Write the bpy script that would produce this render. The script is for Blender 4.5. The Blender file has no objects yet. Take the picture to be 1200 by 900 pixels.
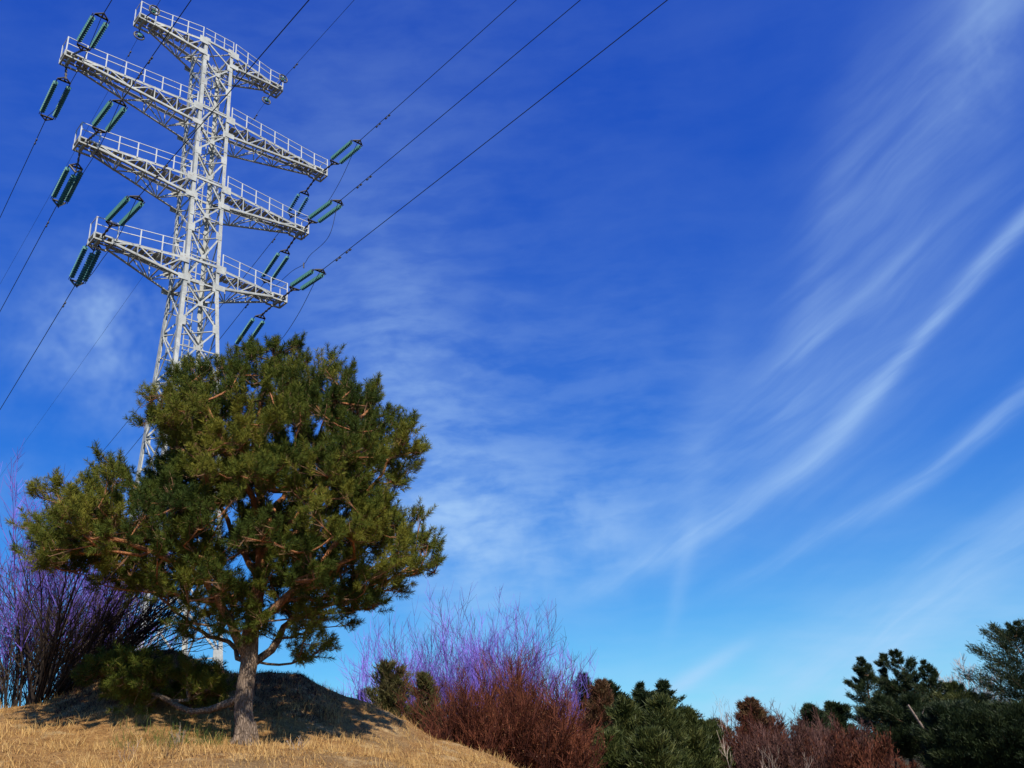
import bpy, math, random
import numpy as np
from mathutils import Vector, Matrix, noise as mnoise

rnd = random.Random(7)
rng = np.random.default_rng(11)
S = bpy.context.scene
COL = S.collection
rad = math.radians

# ------------------------------------------------------------------ camera
CAM_H = 1.6
PITCH, ROLL, F = rad(24.54), rad(5.35), 1000.0        # F in pixels of a 1200 px wide picture
cam = bpy.data.cameras.new('camera')
cam.sensor_width = 36; cam.lens = F / 1200 * 36
cam.clip_start = 0.1; cam.clip_end = 4000
co = bpy.data.objects.new('camera', cam); COL.objects.link(co)
co.matrix_world = Matrix.Translation((0, 0, CAM_H)) @ Matrix.Rotation(rad(90) + PITCH, 4, 'X') @ Matrix.Rotation(-ROLL, 4, 'Z')
S.camera = co

# ------------------------------------------------------------------ light
SUN_AZ, SUN_EL = rad(156), rad(42)        # azimuth clockwise from +Y (the view direction)
S.view_settings.view_transform = 'Standard'; S.view_settings.look = 'None'
S.view_settings.exposure = 0.38; S.view_settings.gamma = 1
sun = bpy.data.lights.new('sun', 'SUN'); sun.energy = 5.0; sun.angle = rad(0.53); sun.color = (1, .91, .77)
so = bpy.data.objects.new('sun', sun); COL.objects.link(so)
sd = Vector((math.sin(SUN_AZ) * math.cos(SUN_EL), math.cos(SUN_AZ) * math.cos(SUN_EL), math.sin(SUN_EL)))
so.rotation_euler = sd.to_track_quat('Z', 'Y').to_euler(); so.location = (0, -20, 40)


def ray(px, py):
    u = px - 600; v = 450 - py
    cr, sr = math.cos(ROLL), math.sin(ROLL)
    u, v = cr * u + sr * v, -sr * u + cr * v
    c, s = math.cos(PITCH), math.sin(PITCH)
    return np.array([u, F * c - v * s, F * s + v * c])


def at(px, py, R):
    """the point seen at that place of the photograph, R metres away on the ground plan"""
    d = ray(px, py); d = d * R / math.hypot(d[0], d[1])
    return d + np.array([0, 0, CAM_H])


def azim(px, py):
    d = ray(px, py); return math.atan2(d[0], d[1])


# ------------------------------------------------------------------ world: daylight sky with high cirrus
W = bpy.data.worlds.new('World'); S.world = W; W.use_nodes = True
nt = W.node_tree; nt.nodes.clear()


class NG:
    def __init__(s, nt): s.nt = nt
    def node(s, t, **kw):
        n = s.nt.nodes.new(t)
        for k, v in kw.items(): setattr(n, k, v)
        return n
    def put(s, sock, v):
        if hasattr(v, 'is_output') or isinstance(v, bpy.types.NodeSocket): s.nt.links.new(v, sock)
        else: sock.default_value = v
    def m(s, op, a, b=None, c=None, clamp=False):
        n = s.node('ShaderNodeMath', operation=op); n.use_clamp = clamp
        s.put(n.inputs[0], a)
        if b is not None: s.put(n.inputs[1], b)
        if c is not None: s.put(n.inputs[2], c)
        return n.outputs[0]
    def vm(s, op, a, b=None):
        n = s.node('ShaderNodeVectorMath', operation=op); s.put(n.inputs[0], a)
        if b is not None: s.put(n.inputs[1], b)
        return n.outputs['Value'] if op in ('DOT_PRODUCT', 'LENGTH') else n.outputs[0]
    def comb(s, x, y, z):
        n = s.node('ShaderNodeCombineXYZ')
        for i, v in enumerate((x, y, z)): s.put(n.inputs[i], v)
        return n.outputs[0]
    def noise(s, vec, scale, detail=4, rough=.55, dist=0.0):
        n = s.node('ShaderNodeTexNoise'); n.inputs['Scale'].default_value = scale
        n.inputs['Detail'].default_value = detail; n.inputs['Roughness'].default_value = rough
        n.inputs['Distortion'].default_value = dist
        if vec is not None: s.put(n.inputs['Vector'], vec)
        return n.outputs['Fac']
    def ramp(s, fac, stops, interp='LINEAR'):
        n = s.node('ShaderNodeValToRGB'); n.color_ramp.interpolation = interp
        el = n.color_ramp.elements
        while len(el) < len(stops): el.new(.5)
        for e, (p, c) in zip(el, stops):
            e.position = p; e.color = (*c, 1) if hasattr(c, '__len__') else (c, c, c, 1)
        s.put(n.inputs[0], fac); return n.outputs[0]
    def mix(s, f, a, b, blend='MIX'):
        n = s.node('ShaderNodeMix', data_type='RGBA', blend_type=blend)
        s.put(n.inputs[0], f)
        for k, v in ((6, a), (7, b)):
            if not isinstance(v, bpy.types.NodeSocket) and len(v) == 3: v = (*v, 1)
            s.put(n.inputs[k], v)
        return n.outputs[2]
    def maprange(s, v, a, b, c=0., d=1.):
        n = s.node('ShaderNodeMapRange'); n.interpolation_type = 'SMOOTHSTEP'
        s.put(n.inputs[0], v)
        for i, q in enumerate((a, b, c, d)): n.inputs[i + 1].default_value = q
        return n.outputs[0]


g = NG(nt)
geo = g.node('ShaderNodeTexCoord')
D = g.vm('NORMALIZE', geo.outputs['Generated'])
sky = g.node('ShaderNodeTexSky'); sky.sky_type = 'NISHITA'; sky.sun_disc = False
sky.sun_elevation = SUN_EL; sky.sun_rotation = SUN_AZ
sky.air_density = 1.0; sky.dust_density = 0.25; sky.ozone_density = 3.2; sky.altitude = 300
hs = g.node('ShaderNodeHueSaturation'); hs.inputs['Saturation'].default_value = 1.22; hs.inputs['Value'].default_value = 1.0
nt.links.new(sky.outputs[0], hs.inputs['Color'])
ss = g.node('ShaderNodeSeparateColor'); nt.links.new(hs.outputs[0], ss.inputs[0])
cs = g.node('ShaderNodeCombineColor')
for i_, (k_, gm_) in enumerate(((.30, 1.0), (.90, 1.05), (1.04, .50))):
    v_ = g.m('MULTIPLY', g.m('POWER', g.m('MULTIPLY', g.m('MAXIMUM', ss.outputs[i_], 0.), .1), gm_), k_ * 10); nt.links.new(v_, cs.inputs[i_])
skyc = cs.outputs[0]


def V3(a): a = np.array(a, float); return a / np.linalg.norm(a)


warp = g.node('ShaderNodeTexNoise'); warp.inputs['Scale'].default_value = 3.5; warp.inputs['Detail'].default_value = 4
nt.links.new(D, warp.inputs['Vector'])
wv = g.vm('SUBTRACT', warp.outputs['Color'], (.5, .5, .5))
wsc = g.node('ShaderNodeVectorMath', operation='SCALE'); nt.links.new(wv, wsc.inputs[0]); wsc.inputs['Scale'].default_value = .06
DW = g.vm('ADD', D, wsc.outputs[0])


def fibre(p0, p1, stretch, scale, lo, hi):
    """wispy texture drawn out along the great circle through two directions of the sky"""
    a, b = V3(ray(*p0)), V3(ray(*p1)); n = V3(np.cross(a, b)); t = V3(b - a); q = np.cross(n, t)
    x = g.m('MULTIPLY', g.vm('DOT_PRODUCT', DW, tuple(t)), 1. / stretch)
    y = g.vm('DOT_PRODUCT', DW, tuple(n)); z = g.m('MULTIPLY', g.vm('DOT_PRODUCT', DW, tuple(q)), .3)
    f = g.noise(g.comb(x, y, z), scale, 6, .55, .2)
    return g.maprange(f, lo, hi)


fib_r = fibre((820, 620), (1180, 60), 4., 13, .18, .86)
fib_d = fibre((690, 700), (1200, 300), 6., 18, .18, .80)
fib_h = fibre((350, 600), (750, 560), 4., 20, .22, .84)
soft = g.maprange(g.noise(DW, 6, 5, .6), .30, .70)


def patch(c, toward, L, w, amp, tex, hard=1.0, use=DW):
    """one cirrus streak or field: centre, direction of its long axis, half length and half width (as angles)"""
    dc = V3(ray(*c)); t = V3(ray(*toward)) - dc; t = V3(t - dc * (t @ dc)); n = np.cross(dc, t)
    y = g.m('DIVIDE', g.vm('DOT_PRODUCT', use, tuple(n)), w / F)
    x = g.m('DIVIDE', g.vm('DOT_PRODUCT', use, tuple(t)), L / F)
    r2 = g.m('ADD', g.m('POWER', g.m('ABSOLUTE', y), 2 * hard), g.m('POWER', g.m('ABSOLUTE', x), 3))
    e = g.m('EXPONENT', g.m('MULTIPLY', r2, -1.))
    infront = g.m('GREATER_THAN', g.vm('DOT_PRODUCT', D, tuple(dc)), 0.)
    e = g.m('MULTIPLY', g.m('MULTIPLY', e, amp), infront)
    return g.m('MULTIPLY', e, tex) if tex is not None else e


half = wsc.outputs[0]
wsc2 = g.node('ShaderNodeVectorMath', operation='SCALE'); nt.links.new(wv, wsc2.inputs[0]); wsc2.inputs['Scale'].default_value = .014
DS = g.vm('ADD', D, wsc2.outputs[0])
fd = g.m('ADD', g.m('MULTIPLY', fib_d, .6), .4)
frs = g.m('ADD', g.m('MULTIPLY', fib_r, .6), .35)
fhs = g.m('ADD', g.m('MULTIPLY', fib_h, .7), .25)
fil = fibre((690, 700), (1200, 300), 9., 42, .30, .72)
fill = g.m('ADD', g.m('MULTIPLY', fil, .65), .35)
fih = fibre((380, 470), (760, 430), 2.6, 46, .30, .72)
fihh = g.m('ADD', g.m('MULTIPLY', fih, .6), g.m('MULTIPLY', fib_h, .5))
P = [
    patch((1200, 262), (1082, 389), 95, 10, .34, fill, 1, DS),
    patch((1125, 345), (1040, 440), 110, 8, .24, fill, 1, DS),
    patch((1045, 435), (1000, 490), 100, 9, .26, fill, 1, DS),
    patch((980, 500), (942, 545), 90, 14, .22, fill, 1, DS),
    patch((880, 585), (802, 630), 110, 15, .22, fill, 1, DS),
    patch((770, 655), (690, 695), 110, 13, .26, fill, 1, DS),
    patch((1190, 470), (1082, 560), 95, 11, .30, fill, 1, DS),
    patch((1100, 548), (1020, 600), 100, 10, .20, fill, 1, DS),
    patch((960, 630), (870, 680), 120, 9, .24, fill, 1, DS),
    patch((1010, 345), (930, 415), 150, 8, .13, fill, 1, DS),
    patch((1100, 300), (1010, 380), 170, 12, .08, fill, 1, DS),
    patch((1035, 370), (1090, 200), 310, 105, .20, g.m('MULTIPLY', g.m('ADD', fill, frs), .5)),
    patch((965, 290), (985, 205), 170, 24, .10, fill),
    patch((1080, 130), (1115, 50), 150, 48, .12, fill),
    patch((1155, 45), (1160, 0), 80, 40, .30, soft),
    patch((880, 500), (930, 440), 170, 60, .16, fill),
    patch((824, 490), (842, 410), 140, 26, .11, frs, 1, DS),
    patch((812, 590), (818, 540), 90, 18, .09, frs, 1, DS),
    patch((125, 360), (165, 330), 120, 62, .55, soft),
    patch((150, 440), (190, 520), 120, 55, .34, soft),
    patch((80, 560), (180, 560), 200, 50, .20, soft),
    patch((470, 380), (520, 520), 260, 120, .17, g.m('ADD', g.m('MULTIPLY', fihh, .5), .3)),
    patch((500, 560), (540, 660), 220, 90, .26, fihh),
    patch((670, 480), (770, 470), 210, 140, .12, fihh),
    patch((590, 635), (690, 625), 150, 60, .50, soft),
    patch((590, 620), (710, 610), 210, 80, .22, fihh),
    patch((1080, 722), (1170, 660), 330, 34, .36, fill),
    patch((900, 810), (1100, 770), 480, 60, .34, fhs),
    patch((820, 790), (850, 772), 60, 8, .30, None, 1, DS),
    patch((800, 670), (812, 620), 60, 9, .26, fib_r, 1, DS),
    patch((300, 160), (600, 100), 420, 200, .05, fihh),
]
tot = P[0]
for q in P[1:]: tot = g.m('ADD', tot, q)
sepd = g.node('ShaderNodeSeparateXYZ'); nt.links.new(D, sepd.inputs[0])
elev = sepd.outputs[2]
low = g.m('MULTIPLY', g.maprange(elev, .30, .0), g.m('ADD', g.m('MULTIPLY', fib_h, .14), .10))
thin = g.m('ADD', g.m('MULTIPLY', fib_h, .025), g.m('MULTIPLY', soft, .02))
low = g.m('ADD', low, g.m('MULTIPLY', g.maprange(elev, .17, -.01), .16))
tot = g.m('ADD', g.m('ADD', tot, low), thin)
tot = g.m('MINIMUM', tot, .85)
cloudc = g.mix(tot, skyc, (4.6, 6.9, 9.8))
bg = g.node('ShaderNodeBackground'); bg.inputs['Strength'].default_value = 0.077
nt.links.new(cloudc, bg.inputs['Color'])
wo = g.node('ShaderNodeOutputWorld'); nt.links.new(bg.outputs[0], wo.inputs['Surface'])

# ------------------------------------------------------------------ mesh helpers


class MB:
    """collects triangles/quads and builds ONE mesh object"""
    def __init__(s): s.v = []; s.f = []; s.t = []; s.n = 0
    def add(s, v, f, tint=.5):
        v = np.asarray(v, float).reshape(-1, 3); f = np.asarray(f, int)
        s.v.append(v); s.f.append(f + s.n); s.n += len(v)
        s.t.append(np.broadcast_to(np.asarray(tint, float), (len(v),)))
    def box(s, c, hx, hy, hz, M=None):
        c = np.array(c, float)
        q = np.array([(x, y, z) for z in (-1, 1) for y in (-1, 1) for x in (-1, 1)]) * [hx, hy, hz]
        if M is not None: q = q @ np.array(M).T
        s.add(q + c, [(0, 2, 3, 1), (4, 5, 7, 6), (0, 1, 5, 4), (2, 6, 7, 3), (0, 4, 6, 2), (1, 3, 7, 5)])
    def bar(s, a, b, w, h=None, up=(0, 0, 1)):
        a = np.array(a, float); b = np.array(b, float); h = h or w
        d = b - a; L = np.linalg.norm(d)
        if L < 1e-6: return
        d /= L; u = np.array(up, float)
        if abs(d @ u) > .97: u = np.array([1., 0, 0])
        x = np.cross(d, u); x /= np.linalg.norm(x); z = np.cross(x, d)
        s.box((a + b) / 2, w / 2, L / 2, h / 2, np.stack([x, d, z], 1))
    def angle(s, a, b, w, n1, n2, th=.02):
        """steel angle: two flanges of width w running from the edge a-b along n1 and n2"""
        a = np.array(a, float); b = np.array(b, float); n1 = V3(n1); n2 = V3(n2)
        d = V3(b - a)
        for (p, q) in ((n1, n2), (n2, n1)):
            o = q * th * .5
            if p is n2: off = n1 * th * .5 + p * (w / 2 + th); ww = w - th
            else: off = o + p * w / 2; ww = w
            c = (a + b) / 2 + off
            M = np.stack([p, d, V3(np.cross(p, d))], 1)
            s.box(c, ww / 2, np.linalg.norm(b - a) / 2, th / 2, M)
    def tube(s, pts, r, k=5, tint=.5, cap=True):
        pts = np.asarray(pts, float); n = len(pts); r = np.broadcast_to(np.asarray(r, float), (n,))
        if n < 2: return
        d = np.gradient(pts, axis=0); d /= (np.linalg.norm(d, axis=1)[:, None] + 1e-9)
        u = np.array([0., 0, 1.]) if abs(d[0, 2]) < .9 else np.array([1., 0, 0])
        x = np.cross(d, u); x /= (np.linalg.norm(x, axis=1)[:, None] + 1e-9); y = np.cross(x, d)
        th = np.arange(k) * 2 * np.pi / k
        ring = pts[:, None] + r[:, None, None] * (np.cos(th)[None, :, None] * x[:, None] + np.sin(th)[None, :, None] * y[:, None])
        i = np.arange(n - 1)[:, None] * k; j = np.arange(k)[None]; j2 = (j + 1) % k
        f = np.stack([i + j, i + j2, i + k + j2, i + k + j], -1).reshape(-1, 4)
        s.add(ring.reshape(-1, 3), f, tint)
        if cap and k > 3:
            for base, rv in ((0, True), ((n - 1) * k, False)):
                c = ring[0 if base == 0 else -1]
                idx = list(range(k))
                v = np.vstack([c, c.mean(0)[None]])
                s.add(v, [((a_ + 1) % k, a_, k, k) if rv else (a_, (a_ + 1) % k, k, k) for a_ in idx], tint)
    def lathe(s, a, b, prof, k=10, tint=.5):
        """profile [(t, radius)] turned round the axis a-b, t in metres from a"""
        a = np.array(a, float); d = V3(np.array(b, float) - a)
        u = np.array([0., 0, 1.]) if abs(d[2]) < .9 else np.array([1., 0, 0])
        x = V3(np.cross(d, u)); y = np.cross(x, d); th = np.arange(k) * 2 * np.pi / k
        n = len(prof)
        ring = np.array([a + d * t + r * (np.cos(q) * x + np.sin(q) * y) for t, r in prof for q in th])
        i = np.arange(n - 1)[:, None] * k; j = np.arange(k)[None]; j2 = (j + 1) % k
        s.add(ring, np.stack([i + j, i + j2, i + k + j2, i + k + j], -1).reshape(-1, 4), tint)
    def build(s, name, mat, parent=None, smooth=False, tint=False):
        v = np.vstack(s.v); f = np.vstack([x if x.shape[1] == 4 else np.hstack([x, x[:, 2:3]]) for x in s.f])
        tri = f[:, 2] == f[:, 3]
        me = bpy.data.meshes.new(name)
        cnt = np.where(tri, 3, 4); loops = f[np.stack([np.ones_like(tri), np.ones_like(tri), np.ones_like(tri), ~tri], 1)]
        me.vertices.add(len(v)); me.vertices.foreach_set('co', v.astype(np.float32).ravel())
        me.loops.add(len(loops)); me.loops.foreach_set('vertex_index', loops.astype(np.int32))
        me.polygons.add(len(f)); st = np.concatenate([[0], np.cumsum(cnt)[:-1]])
        me.polygons.foreach_set('loop_start', st.astype(np.int32)); me.polygons.foreach_set('loop_total', cnt.astype(np.int32))
        me.polygons.foreach_set('use_smooth', np.full(len(f), bool(smooth)))
        me.update(calc_edges=True)
        if tint:
            a_ = me.attributes.new('tint', 'FLOAT', 'POINT'); a_.data.foreach_set('value', np.concatenate(s.t).astype(np.float32))
        me.materials.append(mat)
        o = bpy.data.objects.new(name, me); COL.objects.link(o)
        if parent is not None:
            o.parent = parent; o.location = [-c for c in parent.location]
        return o


def tag(o, label=None, cat=None, group=None, kind=None):
    if label: o['label'] = label
    if cat: o['category'] = cat
    if group: o['group'] = group
    if kind: o['kind'] = kind
    return o


def thing(name, loc, label, cat, group=None):
    o = bpy.data.objects.new(name, None); o.location = [float(c) for c in loc]; o.empty_display_size = .3
    COL.objects.link(o); return tag(o, label, cat, group)


# ------------------------------------------------------------------ materials
def mat(name, fn, rough=.7, spec=.3, metal=0.):
    m = bpy.data.materials.new(name); m.use_nodes = True; n = m.node_tree; h = NG(n)
    b = n.nodes['Principled BSDF']; b.inputs['Roughness'].default_value = rough
    b.inputs['Specular IOR Level'].default_value = spec; b.inputs['Metallic'].default_value = metal
    r = fn(h, b)
    if r is not None: h.put(b.inputs['Base Color'], r if isinstance(r, bpy.types.NodeSocket) else (*r, 1))
    return m


def objco(h): return h.node('ShaderNodeNewGeometry').outputs['Position']


def bump(h, b, f, s, d=.02):
    n = h.node('ShaderNodeBump'); n.inputs['Strength'].default_value = s; n.inputs['Distance'].default_value = d
    h.put(n.inputs['Height'], f); h.nt.links.new(n.outputs[0], b.inputs['Normal'])


def attr(h, name='tint'):
    n = h.node('ShaderNodeAttribute'); n.attribute_name = name; return n.outputs['Fac']


def steel_fn(c1, c2):
    def fn(h, b):
        p = objco(h)
        f = h.noise(p, 1.3, 6, .7); f2 = h.noise(p, 9, 4, .6)
        c = h.mix(h.maprange(f, .35, .65), c1, c2)
        return h.mix(h.maprange(f2, .60, .72), c, (.24, .15, .09))
    return fn


M_STEEL = mat('painted_steel', steel_fn((.44, .46, .445), (.30, .315, .31)), .6, .35)
M_RAIL = mat('pale_steel', steel_fn((.50, .53, .54), (.42, .44, .46)), .5, .35)
M_DECK = mat('steel_grating', lambda h, b: h.mix(h.noise(objco(h), 6, 4), (.22, .22, .22), (.34, .33, .31)), .7)
M_DARK = mat('dark_fittings', lambda h, b: h.mix(h.noise(objco(h), 20, 3), (.035, .035, .035), (.09, .08, .07)), .55, .4)
M_WIRE = mat('weathered_wire', lambda h, b: (.035, .037, .045), .6, .3)


def glass_fn(h, b):
        return h.mix(h.noise(objco(h), 30, 2), (.03, .11, .11), (.09, .25, .24))


M_GLASS = mat('green_glass', glass_fn, .45, .12)
M_CONC = mat('concrete', lambda h, b: h.mix(h.noise(objco(h), 5, 5), (.3, .29, .27), (.42, .41, .38)), .9)


def bark_pine(h, b):
    p = objco(h); sx = h.node('ShaderNodeSeparateXYZ'); h.put(sx.inputs[0], p)
    q = h.vm('MULTIPLY', p, (1, 1, .22))
    v = h.node('ShaderNodeTexVoronoi'); v.feature = 'DISTANCE_TO_EDGE'; v.inputs['Scale'].default_value = 34
    wn = h.node('ShaderNodeTexNoise'); wn.inputs['Scale'].default_value = 14; wn.inputs['Detail'].default_value = 4
    h.put(wn.inputs['Vector'], q)
    add = h.node('ShaderNodeVectorMath', operation='MULTIPLY_ADD'); h.put(add.inputs[0], wn.outputs['Color']); add.inputs[1].default_value = (.09, .09, .05); h.put(add.inputs[2], q)
    h.put(v.inputs['Vector'], add.outputs[0])
    crack = h.maprange(v.outputs['Distance'], -.05, .22)
    n1 = h.noise(q, 9, 6, .7)
    low = h.mix(n1, (.13, .09, .065), (.34, .26, .20)); low = h.mix(crack, (.10, .07, .05), low)
    up = h.mix(n1, (.30, .12, .05), (.52, .24, .11)); up = h.mix(h.m('ADD', h.m('MULTIPLY', crack, .6), .4), (.16, .07, .04), up)
    k = h.maprange(h.m('ADD', sx.outputs[2], h.m('MULTIPLY', n1, .8)), 4.2, 5.2)
    bump(h, b, h.m('ADD', crack, n1), .7, .03)
    return h.mix(k, low, up)


M_BARK = mat('pine_bark', bark_pine, .9, .1)


def leaf_mat(name, c1, c2, c3, rough=.55, trans=.25, spec=.25):
    def fn(h, b):
        t = attr(h)
        c = h.ramp(t, [(0., c1), (.5, c2), (1., c3)])
        tr = h.node('ShaderNodeBsdfTranslucent'); h.put(tr.inputs[0], c)
        mx = h.node('ShaderNodeMixShader'); mx.inputs[0].default_value = trans
        n = h.nt; out = n.nodes['Material Output']
        n.links.new(b.outputs[0], mx.inputs[1]); n.links.new(tr.outputs[0], mx.inputs[2]); n.links.new(mx.outputs[0], out.inputs[0])
        return c
    return mat(name, fn, rough, spec)


M_NEEDLE = leaf_mat('pine_needles', (.028, .050, .012), (.080, .105, .017), (.20, .19, .028), .7, .25, .10)
M_CONIF = leaf_mat('dark_conifer_needles', (.014, .024, .010), (.026, .042, .016), (.050, .064, .024))
M_GREEN = leaf_mat('green_conifer_needles', (.028, .042, .012), (.060, .076, .020), (.115, .120, .036))
M_OLIVE = leaf_mat('olive_rusty_leaves', (.07, .045, .02), (.10, .085, .03), (.09, .10, .03))
M_RUST = leaf_mat('rusty_needles', (.09, .035, .02), (.13, .06, .03), (.12, .09, .04))
M_DRYLEAF = leaf_mat('hanging_dry_leaves', (.05, .016, .008), (.13, .045, .018), (.22, .11, .045))
M_STRAW = leaf_mat('dry_straw', (.24, .115, .035), (.46, .265, .085), (.64, .44, .18), .7, .2)
M_MOSS = leaf_mat('low_green_growth', (.05, .07, .015), (.09, .12, .02), (.14, .16, .04), .7, .2)


def twig(name, c1, c2, c3):
    return mat(name, lambda h, b: h.ramp(attr(h), [(0, c1), (.5, c2), (1, c3)]), .75, .15)


M_LITTER = twig('brown_litter', (.03, .018, .010), (.09, .05, .025), (.20, .12, .06))
M_RED = twig('red_brown_twigs', (.022, .007, .005), (.066, .017, .010), (.17, .056, .028))
M_RED2 = twig('dull_red_twigs', (.028, .012, .010), (.062, .026, .022), (.14, .075, .062))
M_VIO = twig('twigs_violet_fringe', (.06, .045, .10), (.15, .10, .46), (.27, .19, .72))  # violet lens fringing of twigs against bright sky, put into their base colour
M_PINK = twig('twigs_purple_fringe', (.035, .025, .06), (.10, .065, .30), (.19, .135, .58))  # base colour carries the purple fringe that sky light gives fine twigs
M_DTW = twig('dark_stems', (.016, .012, .010), (.030, .022, .018), (.06, .045, .035))
M_GREY = twig('grey_bare_twigs', (.16, .14, .13), (.28, .25, .24), (.42, .38, .37))
M_PALE = twig('pale_dead_twigs', (.13, .10, .08), (.24, .18, .15), (.36, .29, .24))
M_TWIGBARK = mat('pine_twig_bark', lambda h, b: h.mix(h.noise(objco(h), 12, 4), (.09, .05, .03), (.22, .13, .075)), .9, .1)
M_BARK2 = mat('dark_bark', lambda h, b: h.mix(h.noise(objco(h), 8, 4), (.05, .035, .025), (.17, .11, .07)), .9, .1)


def ground_fn(h, b):
    p = objco(h)
    n1 = h.noise(p, .55, 6, .6); n2 = h.noise(p, 3.2, 8, .7); n3 = h.noise(p, 28, 6, .75)
    q = h.vm('MULTIPLY', p, (1., 3.5, 3.5)); n4 = h.noise(q, 9, 5, .7, .6)
    c = h.ramp(h.m('ADD', h.m('MULTIPLY', n2, .6), h.m('MULTIPLY', n4, .4)), [(.30, (.12, .052, .020)), (.44, (.32, .16, .055)), (.56, (.52, .30, .115)), (.72, (.66, .43, .19))])
    c = h.mix(h.maprange(n1, .50, .70), c, (.30, .20, .10)); c = h.mix(h.maprange(h.noise(p, 1.5, 6, .65), .54, .66), c, (.62, .43, .21))
    c = h.mix(h.maprange(n3, .35, .70), h.mix(.55, c, (.09, .055, .03)), c)
    rr_ = h.vm('LENGTH', h.vm('MULTIPLY', p, (1, 1, 0)))
    c = h.mix(h.maprange(h.m('ADD', rr_, h.m('MULTIPLY', n1, 6.)), 24, 32), c, h.mix(n2, (.025, .028, .014), (.085, .065, .035)))
    bump(h, b, h.m('ADD', n3, h.m('MULTIPLY', n2, 2)), .9, .05)
    return c


M_GROUND = mat('dry_sandy_turf', ground_fn, .95, .05)

# ------------------------------------------------------------------ terrain
def elev(px, py): d = ray(px, py); return d[2] / math.hypot(d[0], d[1])


prof = [(-400, 850), (-150, 846), (0, 832), (52, 820), (105, 798), (140, 772), (168, 757), (205, 756), (245, 775), (273, 785), (325, 787), (353, 793), (388, 813),
        (430, 825), (477, 845), (510, 868), (567, 882), (607, 899), (660, 930), (760, 970), (900, 1000)]
AZ = np.array([azim(x, y) for x, y in prof])
EL_C = np.array([elev(x, y) for x, y in prof])       # crest, about 17.5 m away
e14 = np.array([elev(x, y) for x, y in zip([p_[0] for p_ in prof], np.interp([p_[0] for p_ in prof], [-400, 0, 150, 287, 400, 500, 600, 700, 900], [900, 868, 868, 874, 876, 886, 905, 945, 1005]))])
e11 = np.array([elev(x, y) for x, y in zip([p_[0] for p_ in prof], np.interp([p_[0] for p_ in prof], [-400, 0, 300, 500, 600, 700, 900], [925, 900, 902, 905, 912, 955, 1020]))])
EL_14 = np.minimum(e14, EL_C); EL_11 = np.minimum(e11, EL_14)


def hrel(az, R):
    """ground height relative to the eye"""
    c = np.interp(az, AZ, EL_C) * 17.5; m = np.interp(az, AZ, EL_14) * 14; n = np.interp(az, AZ, EL_11) * 11
    side = np.clip((az - AZ[0] + .5) / .5, 0, 1)
    lo = np.full_like(c, -1.6)
    xs = [4.5, 8.5, 11, 14, 15.2, 17.5, 20, 27]
    ys = [lo, lo * .55 + n * .35 - .1, n, m, m + (c - m) * .30, c, c * .72 - .35, lo]
    out = np.full_like(c, -1.6)
    for i in range(len(xs) - 1):
        t = np.clip((R - xs[i]) / (xs[i + 1] - xs[i]), 0, 1)
        if i in (0, 5, 6): t = t * t * (3 - 2 * t)
        k = (R >= xs[i]) & (R < xs[i + 1])
        out = np.where(k, ys[i] + (ys[i + 1] - ys[i]) * t, out)
    out = np.where(out < -1.6, -1.6, out)
    return -1.6 + (out + 1.6) * side


_perm = [(rng.uniform(-1, 1, 2), rng.uniform(0, 6.28)) for _ in range(40)]


def rough(x, y):
    o = np.zeros_like(x)
    for i, (d, ph) in enumerate(_perm):
        fq = .7 * 1.09 ** i * 1.6; d = d / np.hypot(*d)
        o = o + np.sin((x * d[0] + y * d[1]) * fq + ph + 1.3 * np.sin((x * d[1] - y * d[0]) * fq * .6 + ph * 2)) / (1 + i * .35)
    return o * .030


def ground(x, y):
    x = np.asarray(x, float); y = np.asarray(y, float); R = np.hypot(x, y); az = np.arctan2(x, y)
    h = hrel(np.clip(az, AZ[0] - .6, 1.5), R) + CAM_H
    far = np.clip((R - 60) / 300, 0, 1) * 1.0
    return h + rough(x, y) * np.clip(R / 8, .3, 1) + np.sin(x * .021) * np.cos(y * .017) * far


def gz(x, y): return float(ground(np.array([x]), np.array([y]))[0])


Rs = np.concatenate([np.linspace(0.01, 7, 16), np.arange(7.3, 22, .11), np.geomspace(22.3, 60, 40), np.geomspace(64, 2500, 34)])
azs = np.concatenate([np.linspace(-math.pi, -.95, 60)[:-1], np.linspace(-.95, .35, 420), np.linspace(.35, math.pi, 60)[1:]])
RR, AA = np.meshgrid(Rs, azs, indexing='ij')
X, Y = RR * np.sin(AA), RR * np.cos(AA); Z = ground(X, Y)
gm = MB(); nr, na = RR.shape
i = np.arange(nr - 1)[:, None] * na; j = np.arange(na - 1)[None]
gm.add(np.stack([X, Y, Z], -1).reshape(-1, 3), np.stack([i + j, i + na + j, i + na + j + 1, i + j + 1], -1).reshape(-1, 4)[:, ::-1])
go = gm.build('ground', M_GROUND, smooth=True); tag(go, 'dry sandy hillock and flat ground', kind='structure')

# ------------------------------------------------------------------ transmission tower
D0 = 45.0; TAZ = -0.4023; PSI = rad(46.345)
base = np.array([D0 * math.sin(TAZ), D0 * math.cos(TAZ), 0.])
ex = np.array([math.cos(PSI), math.sin(PSI), 0.]); ey = np.array([-math.sin(PSI), math.cos(PSI), 0.]); ez = np.array([0, 0, 1.])
LZ = [27.973 + CAM_H, 33.662 + CAM_H, 39.091 + CAM_H, 44.573 + CAM_H]
LA = [5.72, 7.158, 8.556, 4.92]
TGZ = gz(base[0], base[1])


def hw(z):
    if z > LZ[0] - 1.4: return 1.02 + (.977 - 1.02) * (z - LZ[0]) / (LZ[3] - LZ[0])
    return 1.02 + (LZ[0] - 1.4 - z) * .048


def TP(x, y, z): return base + ex * x + ey * y + ez * z


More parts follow.
